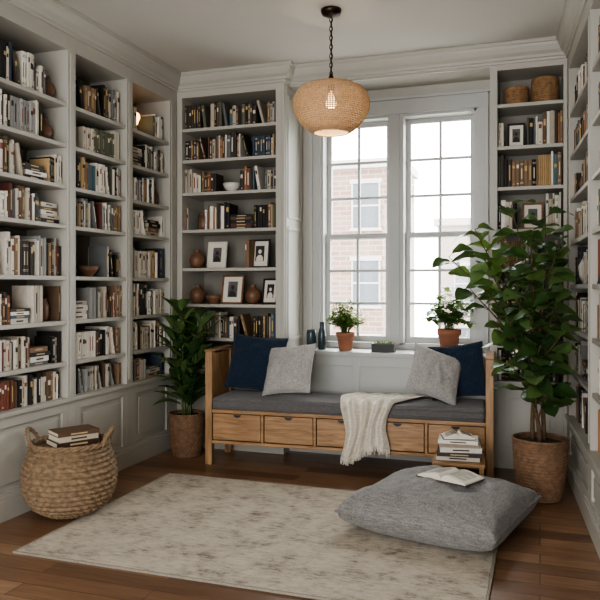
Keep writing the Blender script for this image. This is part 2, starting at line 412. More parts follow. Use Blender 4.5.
# ------------------------------------------------------------------ books
COLS=[(218,211,197),(200,191,175),(230,224,213),(172,161,145),(40,38,37),(64,57,53),(96,77,61),(130,105,82),
     (100,102,102),(122,72,56),(154,112,80),(54,66,80),(80,99,104),(96,54,48),(92,94,80),(178,150,108),(150,150,146)]
W_LIGHT=[19,15,13,10,12,9,7,5,6,2,2,4,2,1,2,3,6]
W_DARK=[11,10,7,9,15,13,11,9,7,3,3,5,3,2,3,3,5]
PC=[rgb(*p) for p in COLS]; PW=W_LIGHT
PAGE=rgb(214,204,184)
def vary(c,rng,a=0.15):
    k=1+rng.uniform(-a,a); return tuple(min(1,x*k) for x in c)
def book_up(mb,M,t,dp,h,c,rng):
    c=vary(c,rng)
    ol=[(0,dp),(0,.005),(t*.22,.0012),(t*.5,0),(t*.78,.0012),(t,.005),(t,dp)]
    b0=len(mb.v)
    for z in (0,h):
        for x,y in ol: mb.v.append(M@Vector((x,y,z)))
    n=len(ol)
    for i in range(n):
        j=(i+1)%n
        cc=PAGE if i==n-1 else c
        mb.face([b0+i,b0+j,b0+n+j,b0+n+i],0,cc)
    mb.face([b0+i for i in range(n)][::-1],0,c)
    mb.face([b0+n+i for i in range(n)],0,c)
    w=min(.0025,t*.15); inn=[(w,dp),(w,.007),(t-w,.007),(t-w,dp)]
    b1=len(mb.v)
    for x,y in inn: mb.v.append(M@Vector((x,y,h+.0004)))
    mb.face([b1,b1+1,b1+2,b1+3],0,tuple(x*.75 for x in PAGE))
    if t>.014 and rng.random()<.8:
        lum=sum(c)/3
        lc=rgb(190,164,112) if lum<.2 else (rgb(60,50,44) if rng.random()<.7 else rgb(130,70,54))
        if lum<.2 and rng.random()<.4: lc=rgb(214,208,196)
        k=rng.random()
        if k<.5:
            z0=h*rng.uniform(.55,.75); mb.box(t*.2,t*.8,-.0006,.002,z0,z0+h*rng.uniform(.08,.2),0,lc,M)
            if rng.random()<.5: mb.box(t*.3,t*.7,-.0006,.002,h*.1,h*.14,0,lc,M)
        elif k<.8:
            for zz in (.12,.16,.84,.88): mb.box(t*.08,t*.92,-.0004,.003,h*zz,h*zz+.0022,0,lc,M)
            mb.box(t*.38,t*.62,-.0006,.002,h*.3,h*.7,0,lc,M)
        else:
            mb.box(t*.35,t*.65,-.0006,.002,h*.25,h*.8,0,lc,M)
def book_flat(mb,M,w,dp,t,c,rng=None):
    e=.0025
    mb.box(0,w,0,dp,0,e,0,c,M); mb.box(0,w,0,dp,t-e,t,0,c,M); mb.box(0,w,0,.003,e,t-e,0,c,M)
    mb.box(.004,w-.004,.003,dp-.004,e,t-e,0,PAGE,M)
    if rng and t>.018: mb.box(w*.3,w*.7,-.0006,.002,t*.35,t*.65,0,rgb(190,170,130) if sum(c)<.6 else rgb(70,58,48),M)
def fill_row(mb,u0,u1,z,gap,rng,stackp=0.12,hs=1.0,v0=0.035,PW=W_LIGHT):
    u=u0+.004
    gapok=gap-.02
    while u<u1-.014:
        if rng.random()<stackp and u1-u>.2:
            w=rng.uniform(.15,.19); zz=z; k=rng.randint(2,5)
            for i in range(k):
                t=rng.uniform(.018,.034)
                if zz+t>z+gapok: break
                ww=w-rng.uniform(0,.02)
                book_flat(mb,Matrix.Translation((u+.006,v0+rng.uniform(0,.015),zz))@Matrix.Rotation(rng.uniform(-.06,.06),4,'Z'),ww,.13,t,vary(rng.choices(PC,PW)[0],rng),rng); zz+=t+.0005
            u+=w+.022; continue
        n=rng.randint(2,9); base=rng.choices(PC,PW)[0]
        series=rng.random()<.3
        bh=min(gapok,rng.uniform(.155,.21)*hs*(gap/.24)**.5); bt=rng.uniform(.013,.027)
        for i in range(n):
            if series: c=base; h=bh; t=bt
            else:
                c=rng.choices(PC,PW)[0]; h=min(gapok,bh*rng.uniform(.88,1.12)); t=rng.uniform(.010,.031)
            if u+t>u1-.003: u=u1; break
            book_up(mb,Matrix.Translation((u,v0+rng.uniform(-.004,.012),z)),t,rng.uniform(.13,.17),h,c,rng)
            u+=t+.0006
        if u<u1-.12 and rng.random()<.25:
            t=rng.uniform(.014,.026); h=min(gapok*.95,.19); a=rng.uniform(.14,.3)
            dx=h*math.sin(a)
            book_up(mb,Matrix.Translation((u+dx+.001,v0,z+.0005))@Matrix.Rotation(-a,4,'Y'),t,.15,h*.97,rng.choices(PC,PW)[0],rng)
            u+=dx+t*math.cos(a)+.01+rng.uniform(0,.03)

def fill_case(name,bays,zs,top,M,seed,reserved,skip=(),stackp=.12,v0=.035,PW=W_LIGHT):
    rng=random.Random(seed); mb=MB()
    for bi,(a,c) in enumerate(bays):
        if bi in skip: continue
        for ri,z in enumerate(zs):
            gap=(zs[ri+1]-.024 if ri+1<len(zs) else top)-z
            if ri==len(zs)-1: gap=min(gap,.25)
            segs=[(a,c)]
            for (ra,rb) in reserved.get((bi,ri),[]):
                ns=[]
                for s0,s1 in segs:
                    if rb<=s0 or ra>=s1: ns.append((s0,s1)); continue
                    if ra>s0+.03: ns.append((s0,ra))
                    if rb<s1-.03: ns.append((rb,s1))
                segs=ns
            for s0,s1 in segs: fill_row(mb,s0,s1,z,gap,rng,stackp,1.0,v0,PW)
    return mb.build(name,[BOOK],M=M)
resL={(4,4):[(3.36,3.554)],(4,6):[(3.40,3.554)],(4,7):[(3.42,3.554)],(5,6):[(3.632,3.76)],(5,3):[(3.632,4.0)],(5,7):[],(6,7):[(4.40,4.60)],(6,5):[(4.66,4.79)],(4,2):[(3.40,3.52)]}
fill_case('shelf_books',BL,ZL,2.68,ML,11,resL,skip=(0,1))
resB={(0,3):[(.045,.56),(.60,.83)],(0,2):[(.045,.83)],(0,1):[(.045,.16)],(0,5):[(.33,.52)],(0,4):[(.10,.22)]}
fill_case('shelf_books',BB,ZB,2.70,MBL,23,resB,stackp=.06,PW=W_DARK)
resR={(0,7):[(.05,.475)],(0,6):[(.10,.24)],(0,4):[(.20,.36)]}
fill_case('shelf_books',BRR,ZR,2.72,MBR,37,resR,stackp=.08,PW=W_DARK)
resW={(0,3):[(.3,.5)],(1,3):[(1.15,1.35)],(1,5):[(1.1,1.35)],(0,5):[(.2,.4)],(1,2):[(1.3,1.5)]}
fill_case('shelf_books',BW,ZW,2.66,MR,41,resW,skip=(3,4),stackp=.1,PW=W_DARK)

# ------------------------------------------------------------------ decor
def picture_frame(case,u,v,z,w,h,fm,seed,lean=0.16,yaw=0,kind=0):
    M=case@Matrix.Translation((u,v,z+.001))@Matrix.Rotation(yaw,4,'Z')@Matrix.Rotation(-lean,4,'X')
    e=empty('picture_frame',M=M); f=.014
    m=MB()
    m.box(-w/2,-w/2+f,0,.016,0,h); m.box(w/2-f,w/2,0,.016,0,h); m.box(-w/2+f,w/2-f,0,.016,0,f); m.box(-w/2+f,w/2-f,0,.016,h-f,h)
    m.build('frame',[fm],parent=e,bevel=.001)
    m=MB(); m.box(-w/2+f,w/2-f,.008,.014,f,h-f); m.build('mat_board',[PAPER],parent=e)
    a=w*.22; zz0=h*.24; zz1=h*.78
    m=MB(); m.box(-a,a,.0065,.008,zz0,zz1); m.build('print',[PHOTO if kind==0 else PHOTOD],parent=e)
    m=MB()
    n=20; hc=(0,zz0+(zz1-zz0)*.62); r=a*.38
    for i in range(n):
        an=2*PI*i/n; m.v.append(Vector((hc[0]+r*math.cos(an),.006,hc[1]+r*1.25*math.sin(an))))
    m.face(list(range(n)))
    pts=[(-a*.8,zz0+.001),(a*.8,zz0+.001),(a*.72,zz0+(zz1-zz0)*.25),(a*.3,zz0+(zz1-zz0)*.4),(-a*.3,zz0+(zz1-zz0)*.4),(-a*.72,zz0+(zz1-zz0)*.25)]
    b0=len(m.v)
    for x,y in pts: m.v.append(Vector((x,.0058,y)))
    m.face([b0+i for i in range(6)])
    m.build('portrait',[PHOTOD if kind==0 else PAPER],parent=e)
    return e
picture_frame(MBL,.265,.15,ZB[3],.165,.215,CERW,1)
picture_frame(MBL,.64,.13,ZB[3],.165,.225,BLACK,2,kind=1)
picture_frame(MBL,.42,.10,ZB[2],.185,.23,WALN,3,lean=.2)
picture_frame(MBL,.72,.14,ZB[2],.14,.2,BLACK,4,kind=1,yaw=-.2)
picture_frame(ML,3.74,.12,ZL[3],.15,.21,BLACK,5,yaw=.2)
picture_frame(ML,3.70,.12,ZL[6],.12,.17,BLACK,6)
picture_frame(MBR,.17,.10,ZR[6],.12,.18,BLACK,7)
picture_frame(MBR,.28,.10,ZR[4],.14,.19,WALN,8)

def vase(name,case,u,v,z,prof,mt,seg=32):
    m=MB(); m.lathe(prof,seg); o=m.build(name,[mt],M=case@Matrix.Translation((u,v,z+.0005))); return o
bowl=[(.0,.0),(.03,0),(.032,.008),(.06,.035),(.075,.07),(.071,.07),(.055,.038),(.0,.014)]
roundv=[(0,0),(.03,0),(.055,.03),(.065,.065),(.055,.1),(.028,.125),(.022,.14),(.03,.15),(.024,.15),(.017,.138),(.0,.12)]
jar=[(0,0),(.035,0),(.045,.03),(.047,.09),(.035,.12),(.03,.125),(.034,.135),(.028,.135),(0,.12)]
vase('round_vase',ML,3.48,.13,ZL[6],roundv,CERB)
vase('round_vase',ML,3.49,.12,ZL[7],roundv,CERB)
vase('wooden_bowl',ML,3.90,.11,ZL[3],bowl,CERB)
vase('ceramic_jar',MBL,.11,.14,ZB[2],roundv,CERB)
vase('wooden_bowl',MBL,.255,.14,ZB[2],bowl,CERB)
vase('round_vase',MBL,.58,.16,ZB[2],roundv,CERB)
vase('ceramic_jar',MBL,.10,.15,ZB[3],roundv,CERB)
vase('ceramic_jar',MBL,.10,.12,ZB[1],jar,CERW)
vase('ceramic_jar',MBL,.16,.15,ZB[4],jar,CERB)
vase('ceramic_jar',ML,4.73,.12,ZL[5],jar,CERB)
vase('wooden_bowl',MBL,.42,.12,ZB[5],bowl,CERW)
vase('ceramic_jar',MR,.4,.1,ZW[3],[(0,0),(.05,0),(.075,.05),(.08,.11),(.05,.17),(.03,.19),(.035,.21),(.028,.21),(0,.18)],CERW)
vase('bell_jar',MR,1.25,.09,ZW[3],[(0,0),(.08,0),(.075,.02),(.055,.08),(.045,.13),(.02,.155),(.012,.17),(.016,.185),(.0,.195)],BLACK)
vase('ceramic_jar',MR,1.22,.1,ZW[5],[(0,0),(.05,0),(.07,.05),(.075,.1),(.045,.15),(.03,.18),(.035,.19),(.028,.19),(0,.16)],CERB)
vase('round_vase',MR,.3,.1,ZW[5],roundv,CERB)
vase('wooden_bowl',MR,1.4,.1,ZW[2],bowl,DARKW)
def drum(u,r,h,case,z):
    m=MB(); rows=int(h/.012)
    def fn(a,t):
        an=a*2*PI; rr=r*(1+.03*math.sin(t*PI))+.003*math.sin(t*rows*2*PI)+.0015*math.cos(an*40)
        return (rr*math.cos(an),rr*math.sin(an),t*h)
    m.grid(fn,80,rows*6,cu=True)
    m.lathe([(0,h*.92),(r*.98,h*.92),(r*1.02,h),(r*1.0,h+.008),(0,h+.01)],40)
    m.lathe([(0,0),(r*.99,0)],40)
    m.build('woven_storage_basket',[WICKER],M=case@Matrix.Translation((u,.13,z+.001)))
drum(.17,.082,.12,MBR,ZR[7]); drum(.36,.088,.17,MBR,ZR[7])
def stack(name,M,dims,seed,parent=None):
    rng=random.Random(seed); m=MB(); z=0
    for (w,d,t,c) in dims:
        book_flat(m,Matrix.Translation((rng.uniform(-.006,.006),rng.uniform(-.006,.006),z))@Matrix.Rotation(rng.uniform(-.08,.08),4,'Z')@Matrix.Translation((-w/2,-d/2,0)),w,d,t,rgb(*c),rng); z+=t+.0006
    return m.build(name,[BOOK],parent=parent,M=M),z
stack('stacked_books',ML@Matrix.Translation((3.455,.12,ZL[4]+.001)),[(.17,.14,.028,(60,52,48)),(.165,.14,.022,(200,190,172)),(.16,.13,.026,(225,218,204)),(.15,.12,.02,(120,100,80)),(.14,.12,.024,(215,208,195))],5)
vase('clay_jar',ML,3.46,.12,ZL[2],jar,CERB)

lamp=empty('small_bulb_lamp',M=ML@Matrix.Translation((4.50,.12,ZL[7]+.001)))
m=MB(); m.lathe([(0,0),(.04,0),(.04,.012),(.012,.02),(.010,.05),(.018,.055),(.018,.075),(0,.078)],24); m.build('base',[BRASS],parent=lamp)
m=MB(); m.lathe([(.0,.078),(.012,.08),(.018,.1),(.03,.13),(.026,.155),(.012,.168),(0,.17)],24); m.build('bulb',[emis('warm_bulb_small',(1.0,.55,.25),5)],parent=lamp)

# ------------------------------------------------------------------ rug
m=MB(); rx0,rx1,ry0,ry1=-2.33,-0.19,2.66,4.12
m.box(rx0+.012,rx1-.012,ry0+.012,ry1-.012,0.001,.012)
for (a,b_,c,d) in ((rx0,rx1,ry0,ry0+.012),(rx0,rx1,ry1-.012,ry1),(rx0,rx0+.012,ry0+.012,ry1-.012),(rx1-.012,rx1,ry0+.012,ry1-.012)):
    m.box(a,b_,c,d,.001,.013,1)
m.build('area_rug',[RUG,RUGE],bevel=.003)

# ------------------------------------------------------------------ bench
bench=empty('storage_bench',(-2.22,4.43,0),math.atan(.12/1.95))
BWd,BD=1.95,.42
def bp(name,boxes,mt,bev=.004):
    m=MB()
    for x in boxes: m.box(*x)
    return m.build(name,[mt],parent=bench,bevel=bev)
P=.05
bp('posts',[(0,P,0,P,0,.79),(0,P,BD-P,BD,0,.79),(BWd-P,BWd,0,P,0,.79),(BWd-P,BWd,BD-P,BD,0,.79)],OAKZ)
bp('arm_panels',[(.012,P-.012,P,BD-P,.16,.775),(BWd-P+.012,BWd-.012,P,BD-P,.16,.775)],OAKZ)
bp('arm_caps',[(-.004,P+.004,-.004,BD+.004,.79,.805),(BWd-P-.004,BWd+.004,-.004,BD+.004,.79,.805)],OAK,.004)
bp('rails',[(P,BWd-P,.004,.03,.365,.388),(P,BWd-P,.004,.03,.15,.172),(P,BWd-P,BD-.03,BD,.15,.388),(P,BWd-P,.03,BD-.03,.37,.385),(P,BWd-P,.03,BD-.03,.15,.165)],OAK,.002)
nd=5; dw=(BWd-2*P)/nd
bp('dividers',[(P+i*dw-.009,P+i*dw+.009,.004,BD-.03,.165,.37) for i in range(1,nd)],OAK,.002)
bp('drawer_fronts',[(P+i*dw+(.014 if i else .005),P+(i+1)*dw-(.014 if i<nd-1 else .005),.010,.026,.178,.359) for i in range(nd)],OAK,.003)
m=MB()
for i in range(nd):
    xc=P+(i+.5)*dw
    def fn(a,t,xc=xc):
        an=PI+a*PI
        return (xc+.028*math.cos(an)*t,.0092,.356+.02*math.sin(an)*t)
    m.grid(fn,14,1)
m.build('pull_cutout_shade',[BLACK],parent=bench)  # flat black half-moons paint the shade inside the finger cutouts
m=MB(); m.box(P+.004,BWd-P-.004,-.008,BD-.004,.388,.474)
o=m.build('seat_cushion',[SEAT],parent=bench,bevel=.022); o.modifiers['b'].segments=5
for p in o.data.polygons: p.use_smooth=True
m=MB()
for z in (.41,.452):
    x0,x1,y0=P+.01,BWd-P-.01,-.009
    m.tube([(x0,y0,z),(x1*.5,y0,z),(x1,y0,z)],.0035,6)
m.build('cushion_piping',[SEAT],parent=bench)

# ------------------------------------------------------------------ pillows
def pillow(name,size,thick,mt,loc,rot,seed,wr=.014,n=44):
    m=MB(); h=size/2
    def surf(sgn):
        def fn(a,t):
            u=a*2-1; v=t*2-1
            e=(max(0,(1-u*u))*max(0,(1-v*v)))**.42
            x=h*u*(1-.07*(1-v*v)*abs(u)**2); y=h*v*(1-.07*(1-u*u)*abs(v)**2)
            nz=noise.noise(Vector((u*2.2+seed,v*2.2,sgn*3)))*wr*e*2.0
            nz+=noise.noise(Vector((u*6+seed,v*5,sgn*7)))*wr*.6*e**.5
            r=math.hypot(abs(u)-1,abs(v)-1)
            nz+=wr*.5*math.sin(math.atan2(1-abs(v),1-abs(u)+1e-5)*14)*math.exp(-r*2.5)*e**.5
            return (x,y,sgn*(thick/2*e+nz*(.6 if e>0 else 0)))
        return fn
    m.grid(surf(1),n,n); m.grid(surf(-1),n,n,flip=True)
    pts=[]
    f=surf(1)
    for k in range(n): pts.append(f(k/n,0))
    for k in range(n): pts.append(f(1,k/n))
    for k in range(n): pts.append(f(1-k/n,1))
    for k in range(n): pts.append(f(0,1-k/n))
    m.tube(pts,.0035,6,closed=True)
    return m.build(name,[mt],loc=loc,rot=rot)
R=math.radians
zs=.474
pillow('throw_pillow',.41,.15,NAVY,(-1.955,4.73,zs+.216),(R(70),R(5),R(8)),1.3)
pillow('throw_pillow',.37,.14,LGRAY,(-1.665,4.63,zs+.19),(R(60),R(-7),R(-8)),5.1)
pillow('throw_pillow',.35,.13,LGRAY,(-.66,4.70,zs+.19),(R(58),R(20),R(20)),9.7)
pillow('throw_pillow',.37,.13,NAVY,(-.53,4.85,zs+.20),(R(72),R(-8),R(0)),13.2)

# ------------------------------------------------------------------ throw blanket
m=MB()
def blanket(a,t):
    Ls=.40; Lh=.31; s=t*(Ls+Lh)
    w=.54-.25*min(1,t*1.25)+.03*math.sin(t*7)
    cx=1.27-.16*t-.03*math.sin(t*4)
    x=cx+(a-.5)*w+.012*math.sin(t*9+a*5)
    fold=.5+.5*math.sin(a*2*PI*4.3+t*3.0+.8*noise.noise(Vector((a*3,t*3,1))))
    amp=.036
    lift=.004+amp*fold*(.35+.65*min(1,t*2))
    if s<Ls-.02:
        y=.40-s; z=.476+lift
    else:
        q=min(1,(s-(Ls-.02))/.05)
        an=q*PI/2
        y=.02-.032*math.sin(an)-lift*math.sin(an); z=.476-.03*(1-math.cos(an))+lift*math.cos(an)
        rest=max(0,s-(Ls+.03)); z-=rest*(1+.16*math.sin(a*5+1)); y-=.004
    return (x,y,z)
m.grid(blanket,90,80,flip=False)
rng=random.Random(4)
for i in range(60):
    a=(i+.5)/60; p=Vector(blanket(a,1)); q=p+Vector((rng.uniform(-.006,.006),rng.uniform(-.006,.004),-.045+rng.uniform(-.01,.01)))
    m.tube([p+Vector((0,0,.004)),(p+q)/2+Vector((rng.uniform(-.003,.003),0,0)),q],[.0022,.0018,.0012],5)
o=m.build('throw_blanket',[CREAM],M=Matrix.Translation((-2.22,4.43,0))@Matrix.Rotation(math.atan(.12/1.95),4,'Z'))
sd=o.modifiers.new('s','SOLIDIFY'); sd.thickness=.004; sd.offset=1

# ------------------------------------------------------------------ floor cushion + open book
FCX,FCY=-.485,3.69; fa=R(-13.5)
m=MB(); hs=.405
def fsurf(sgn):
    def fn(a,t):
        u=a*2-1; v=t*2-1
        e=(max(0,1-u*u)*max(0,1-v*v))**.32
        x=hs*u*(1-.06*(1-v*v)*u*u); y=hs*v*(1-.06*(1-u*u)*v*v)
        c=(abs(u)*abs(v))**3
        seam=.095+.01*c+.012*noise.noise(Vector((u*2,v*2,5)))
        if sgn>0:
            z=seam+.14*e+noise.noise(Vector((u*2.4,v*2.4,2)))*.028*e+noise.noise(Vector((u*7,v*7,4)))*.010*e**.5
            r=math.hypot(abs(u)-1,abs(v)-1); z+=.010*math.sin(math.atan2(1-abs(v),1-abs(u)+1e-5)*16)*math.exp(-r*3)*e**.4
        else:
            z=seam*(1-min(1,e*1.4)**.8)
            z=max(.0,z)
        return (x,y,z)
    return fn
m.grid(fsurf(1),60,60); m.grid(fsurf(-1),60,60,flip=True)
pts=[];f=fsurf(1);n=60
for k in range(n): pts.append(f(k/n,0))
for k in range(n): pts.append(f(1,k/n))
for k in range(n): pts.append(f(1-k/n,1))
for k in range(n): pts.append(f(0,1-k/n))
m.tube(pts,.006,6,closed=True)
m.build('floor_cushion',[LINEN],loc=(FCX,FCY,.014),rot=(0,0,fa))

INK=mat('ink',rgb(120,114,106),.9)
def open_book(name,M,w=.15,d=.21,parent=None,cov=rgb(60,48,40)):
    e=empty(name,M=M)
    m=MB()
    m.box(-w-.006,w+.006,-d/2-.004,d/2+.004,0,.003,0,cov)
    m.build('cover',[BOOK],parent=e)
    m=MB()
    def hz(a): return .004+.020*math.sin(min(1,a)**.55*PI)**.8*(1-.35*a)+.006*(1-a)+.006*min(1,a*6)
    for sg in (-1,1):
        def top(a,t,sg=sg): return (sg*w*a,-d/2+d*t,hz(a))
        m.grid(top,16,4,flip=(sg<0))
        for y in (-d/2,d/2):
            b0=len(m.v)
            for i in range(17): m.v.append(Vector(top(i/16,0 if y<0 else 1)))
            for i in range(17): m.v.append(Vector((sg*w*i/16,y,.003)))
            for i in range(16): m.face([b0+i,b0+i+1,b0+18+i,b0+17+i])
        m.box(min(sg*w,sg*w*.998),max(sg*w,sg*w*.998),-d/2,d/2,.003,hz(1)-.0005)
    m.build('pages',[PAPER],parent=e)
    m=MB()
    for sg in (-1,1):
        for k in range(14):
            y=d*.38-k*d*.055
            b0=len(m.v)
            for i in range(9):
                a=.16+.68*i/8*(1 if k%5 else .6)
                m.v.append(Vector((sg*w*a,y,hz(a)+.0006))); m.v.append(Vector((sg*w*a,y+.004,hz(a)+.0006)))
            for i in range(8): m.face([b0+2*i,b0+2*i+2,b0+2*i+3,b0+2*i+1])
    m.build('text',[INK],parent=e)
    return e
open_book('open_book',Matrix.Translation((-.44,3.70,.253))@Matrix.Rotation(R(-24),4,'Z')@Matrix.Rotation(R(-1.5),4,'X'),w=.14,d=.19)

# ------------------------------------------------------------------ low stool with book stack
st=empty('low_stool',(-.46,4.29,0),R(5))
m=MB(); s=.15
for sx in (-1,1):
    for sy in (-1,1):
        x=sx*(s-.02); y=sy*(s-.02); m.box(x-.014,x+.014,y-.014,y+.014,0,.2)
m.box(-s,s,-s,s,.2,.22)
for z in (.05,.12):
    m.box(-s+.02,s-.02,-s+.012,-s+.024,z,z+.03); m.box(-s+.02,s-.02,s-.024,s-.012,z,z+.03)
    m.box(-s+.012,-s+.024,-s+.02,s-.02,z,z+.03); m.box(s-.024,s-.012,-s+.02,s-.02,z,z+.03)
m.build('frame',[OAK],parent=st,bevel=.003)
so,zt=stack('stacked_books',Matrix.Translation((-.46,4.29,.221))@Matrix.Rotation(R(8),4,'Z'),[(.25,.19,.026,(206,198,184)),(.26,.2,.022,(70,60,54)),(.24,.18,.028,(214,208,196)),(.22,.17,.018,(150,136,116)),(.23,.17,.022,(225,220,210))],8)
open_book('open_book',Matrix.Translation((-.465,4.285,.222+zt))@Matrix.Rotation(R(15),4,'Z'),w=.09,d=.13)

# ------------------------------------------------------------------ seagrass basket
bk=empty('woven_basket',(-2.447,3.24,0),R(20))
prof=[(.110,0),(.190,.05),(.232,.12),(.245,.19),(.238,.27),(.217,.335),(.198,.385)]
def prr(prof,t):
    x=t*(len(prof)-1); i=min(int(x),len(prof)-2); f2=x-i
    p0=prof[max(i-1,0)];p1=prof[i];p2=prof[i+1];p3=prof[min(i+2,len(prof)-1)]
    def cr(a,b_,c,d): return .5*((2*b_)+(-a+c)*f2+(2*a-5*b_+4*c-d)*f2*f2+(-a+3*b_-3*c+d)*f2**3)
    return cr(p0[0],p1[0],p2[0],p3[0]),cr(p0[1],p1[1],p2[1],p3[1])
def woven(mb,prof,rows,NS,amp):
    def bf(a,t):
        r,z=prr(prof,t); an=a*2*PI; row=int(min(t*rows,rows-.001)); ft=t*rows-row
        tw=abs(math.sin(an*NS/2+row*PI/2+ft*1.3))
        rr=r+amp*math.sin(ft*PI)*(.35+.65*tw)-amp*.3
        return (rr*math.cos(an),rr*math.sin(an),z+.003)
    mb.grid(bf,NS*10,rows*7,cu=True)
m=MB(); woven(m,prof,15,30,.019)
def bi(a,t):
    r,z=prr(prof,t); an=a*2*PI; rr=r-.014; return (rr*math.cos(an),rr*math.sin(an),z+.006)
m.grid(bi,48,12,cu=True,flip=True)
m.lathe([(0,.004),(.107,.004)],48)
m.build('body',[SEAGR],parent=bk)
def braid(path_fn,n,rad,mb,closed):
    for s3 in range(3):
        pts=[]
        for i in range(n):
            t=i/n if closed else i/(n-1)
            p=Vector(path_fn(t)); ph=t*n/10*PI+s3*2*PI/3
            nrm=Vector((p.x,p.y,0)).normalized() if p.xy.length>0 else Vector((1,0,0))
            pts.append(p+nrm*math.cos(ph)*rad*.7+Vector((0,0,1))*math.sin(ph)*rad*.7)
        mb.tube(pts,rad*.75,7,closed=closed)
m=MB()
braid(lambda t:(.201*math.cos(t*2*PI),.201*math.sin(t*2*PI),.392),200,.011,m,True)
for an0 in (0,PI):
    braid(lambda t:((.208+.02*math.sin(t*PI))*math.cos(an0+(t-.5)*.75),(.208+.02*math.sin(t*PI))*math.sin(an0+(t-.5)*.75),.38+.085*math.sin(t*PI)**.7),60,.009,m,False)
m.build('rim_and_handles',[SEAGR],parent=bk)
m=MB(); m.lathe([(0,.365),(.19,.365),(.19,.375),(0,.38)],40); m.build('inner_lid',[SEAGR],parent=bk)
stack('stacked_books',Matrix.Translation((-2.43,3.25,.382))@Matrix.Rotation(R(60),4,'Z'),[(.24,.17,.03,(70,50,38)),(.22,.16,.028,(190,178,158)),(.23,.16,.022,(96,74,56))],18)

# ------------------------------------------------------------------ plants
def leaf(mb,base,d,L_,W_,droop,fold=.18,m=0,nL=8,sh=.85,upv=None,c=(1,1,1)):
    d=Vector(d).normalized(); up=Vector((0,0,1)) if upv is None else upv
    side=d.cross(up)
    if side.length<.05: side=Vector((1,0,0))
    side.normalize(); nr=side.cross(d).normalized()
    b0=len(mb.v)
    base=Vector(base)
    ks=(-1,-.5,0,.5,1)
    for i in range(nL+1):
        t=i/nL
        cpt=base+d*L_*t+Vector((0,0,-1))*droop*L_*t*t
        w=W_/2*max(0.02,math.sin(PI*min(1,t**sh)))**.75 if 0<t<1 else W_*.015
        for k in ks:
            rip=.04*W_*math.sin(t*14)*abs(k)
            mb.v.append(cpt+side*w*k+nr*(abs(k)*w*fold*2+rip))
    for i in range(nL):
        for j in range(4):
            a=b0+i*5+j; mb.face([a,a+1,a+6,a+5],m,c,True)
def bez(p0,p1,p2,p3,n):
    out=[]
    for i in range(n+1):
        t=i/n; out.append(p0*(1-t)**3+p1*3*t*(1-t)**2+p2*3*t*t*(1-t)+p3*t**3)
    return out

tree=empty('potted_fiddle_leaf_fig',(0.0,4.37,0))
m=MB(); woven(m,[(.118,0),(.128,.06),(.138,.12),(.146,.19),(.151,.26),(.154,.32),(.153,.35)],22,40,.006)
m.lathe([(0,.003),(.115,.003)],40)
m.tube([(.152*math.cos(k/48*2*PI),.152*math.sin(k/48*2*PI),.352) for k in range(48)],.008,6,closed=True)
m.build('woven_pot',[WICKD],parent=tree)
m=MB(); m.lathe([(.147,.325),(.1,.338),(0,.343)],32); m.build('soil',[SOIL],parent=tree)
rng=random.Random(79)
mt=MB(); ml=MB()
O=Vector((0,4.37,0))
def facex(y): return .175+.065*(5-y)
def okpt(p):
    if p.x>facex(p.y)-.012: return False
    if p.y>4.96 and p.x>-.36: return False
    if p.z<.50 : return False
    if p.x<-.2 and p.z<.84 and p.y>4.4: return False
    return True
tips=[(-.50,4.12,1.42,1.0),(-.36,4.2,1.58,1.1),(-.16,4.25,1.72,1.2),(.03,4.22,1.64,1.2),(-.38,4.08,1.24,.85),(.08,4.0,1.42,1.0),(-.24,4.3,1.30,.8),(.08,4.05,1.14,.8),
      (-.20,4.15,1.0,.6),(.05,4.2,.86,.55),(-.03,4.45,1.52,1.0),(.12,4.3,1.50,1.0),(-.12,4.0,1.30,.8),(-.14,4.1,.80,.5),(.1,3.95,.98,.7),(-.1,4.55,1.25,.9),(-.28,4.4,1.5,1.0),(.06,4.5,1.0,.7),(-.05,4.05,1.55,1.1),(-.02,4.0,.76,.5),
      (-.3,4.05,1.42,.9),(-.05,3.95,1.12,.7),(.02,4.0,1.3,.8),(-.2,4.0,1.15,.7),(.0,4.0,.92,.6),(.06,4.05,.70,.45)]
trunks=[bez(Vector((.02,0,.33)),Vector((.03,.0,.6)),Vector((-.04,-.02,.9)),Vector((-.05,-.05,1.5)),14),
        bez(Vector((-.04,.02,.33)),Vector((-.06,.03,.6)),Vector((.02,.02,.9)),Vector((.04,-.04,1.35)),14),
        bez(Vector((.0,-.04,.33)),Vector((.0,-.06,.5)),Vector((-.1,-.05,.8)),Vector((-.18,-.08,1.25)),14)]
for tr in trunks: mt.tube(tr,[.014-.0007*i for i in range(len(tr))],8)
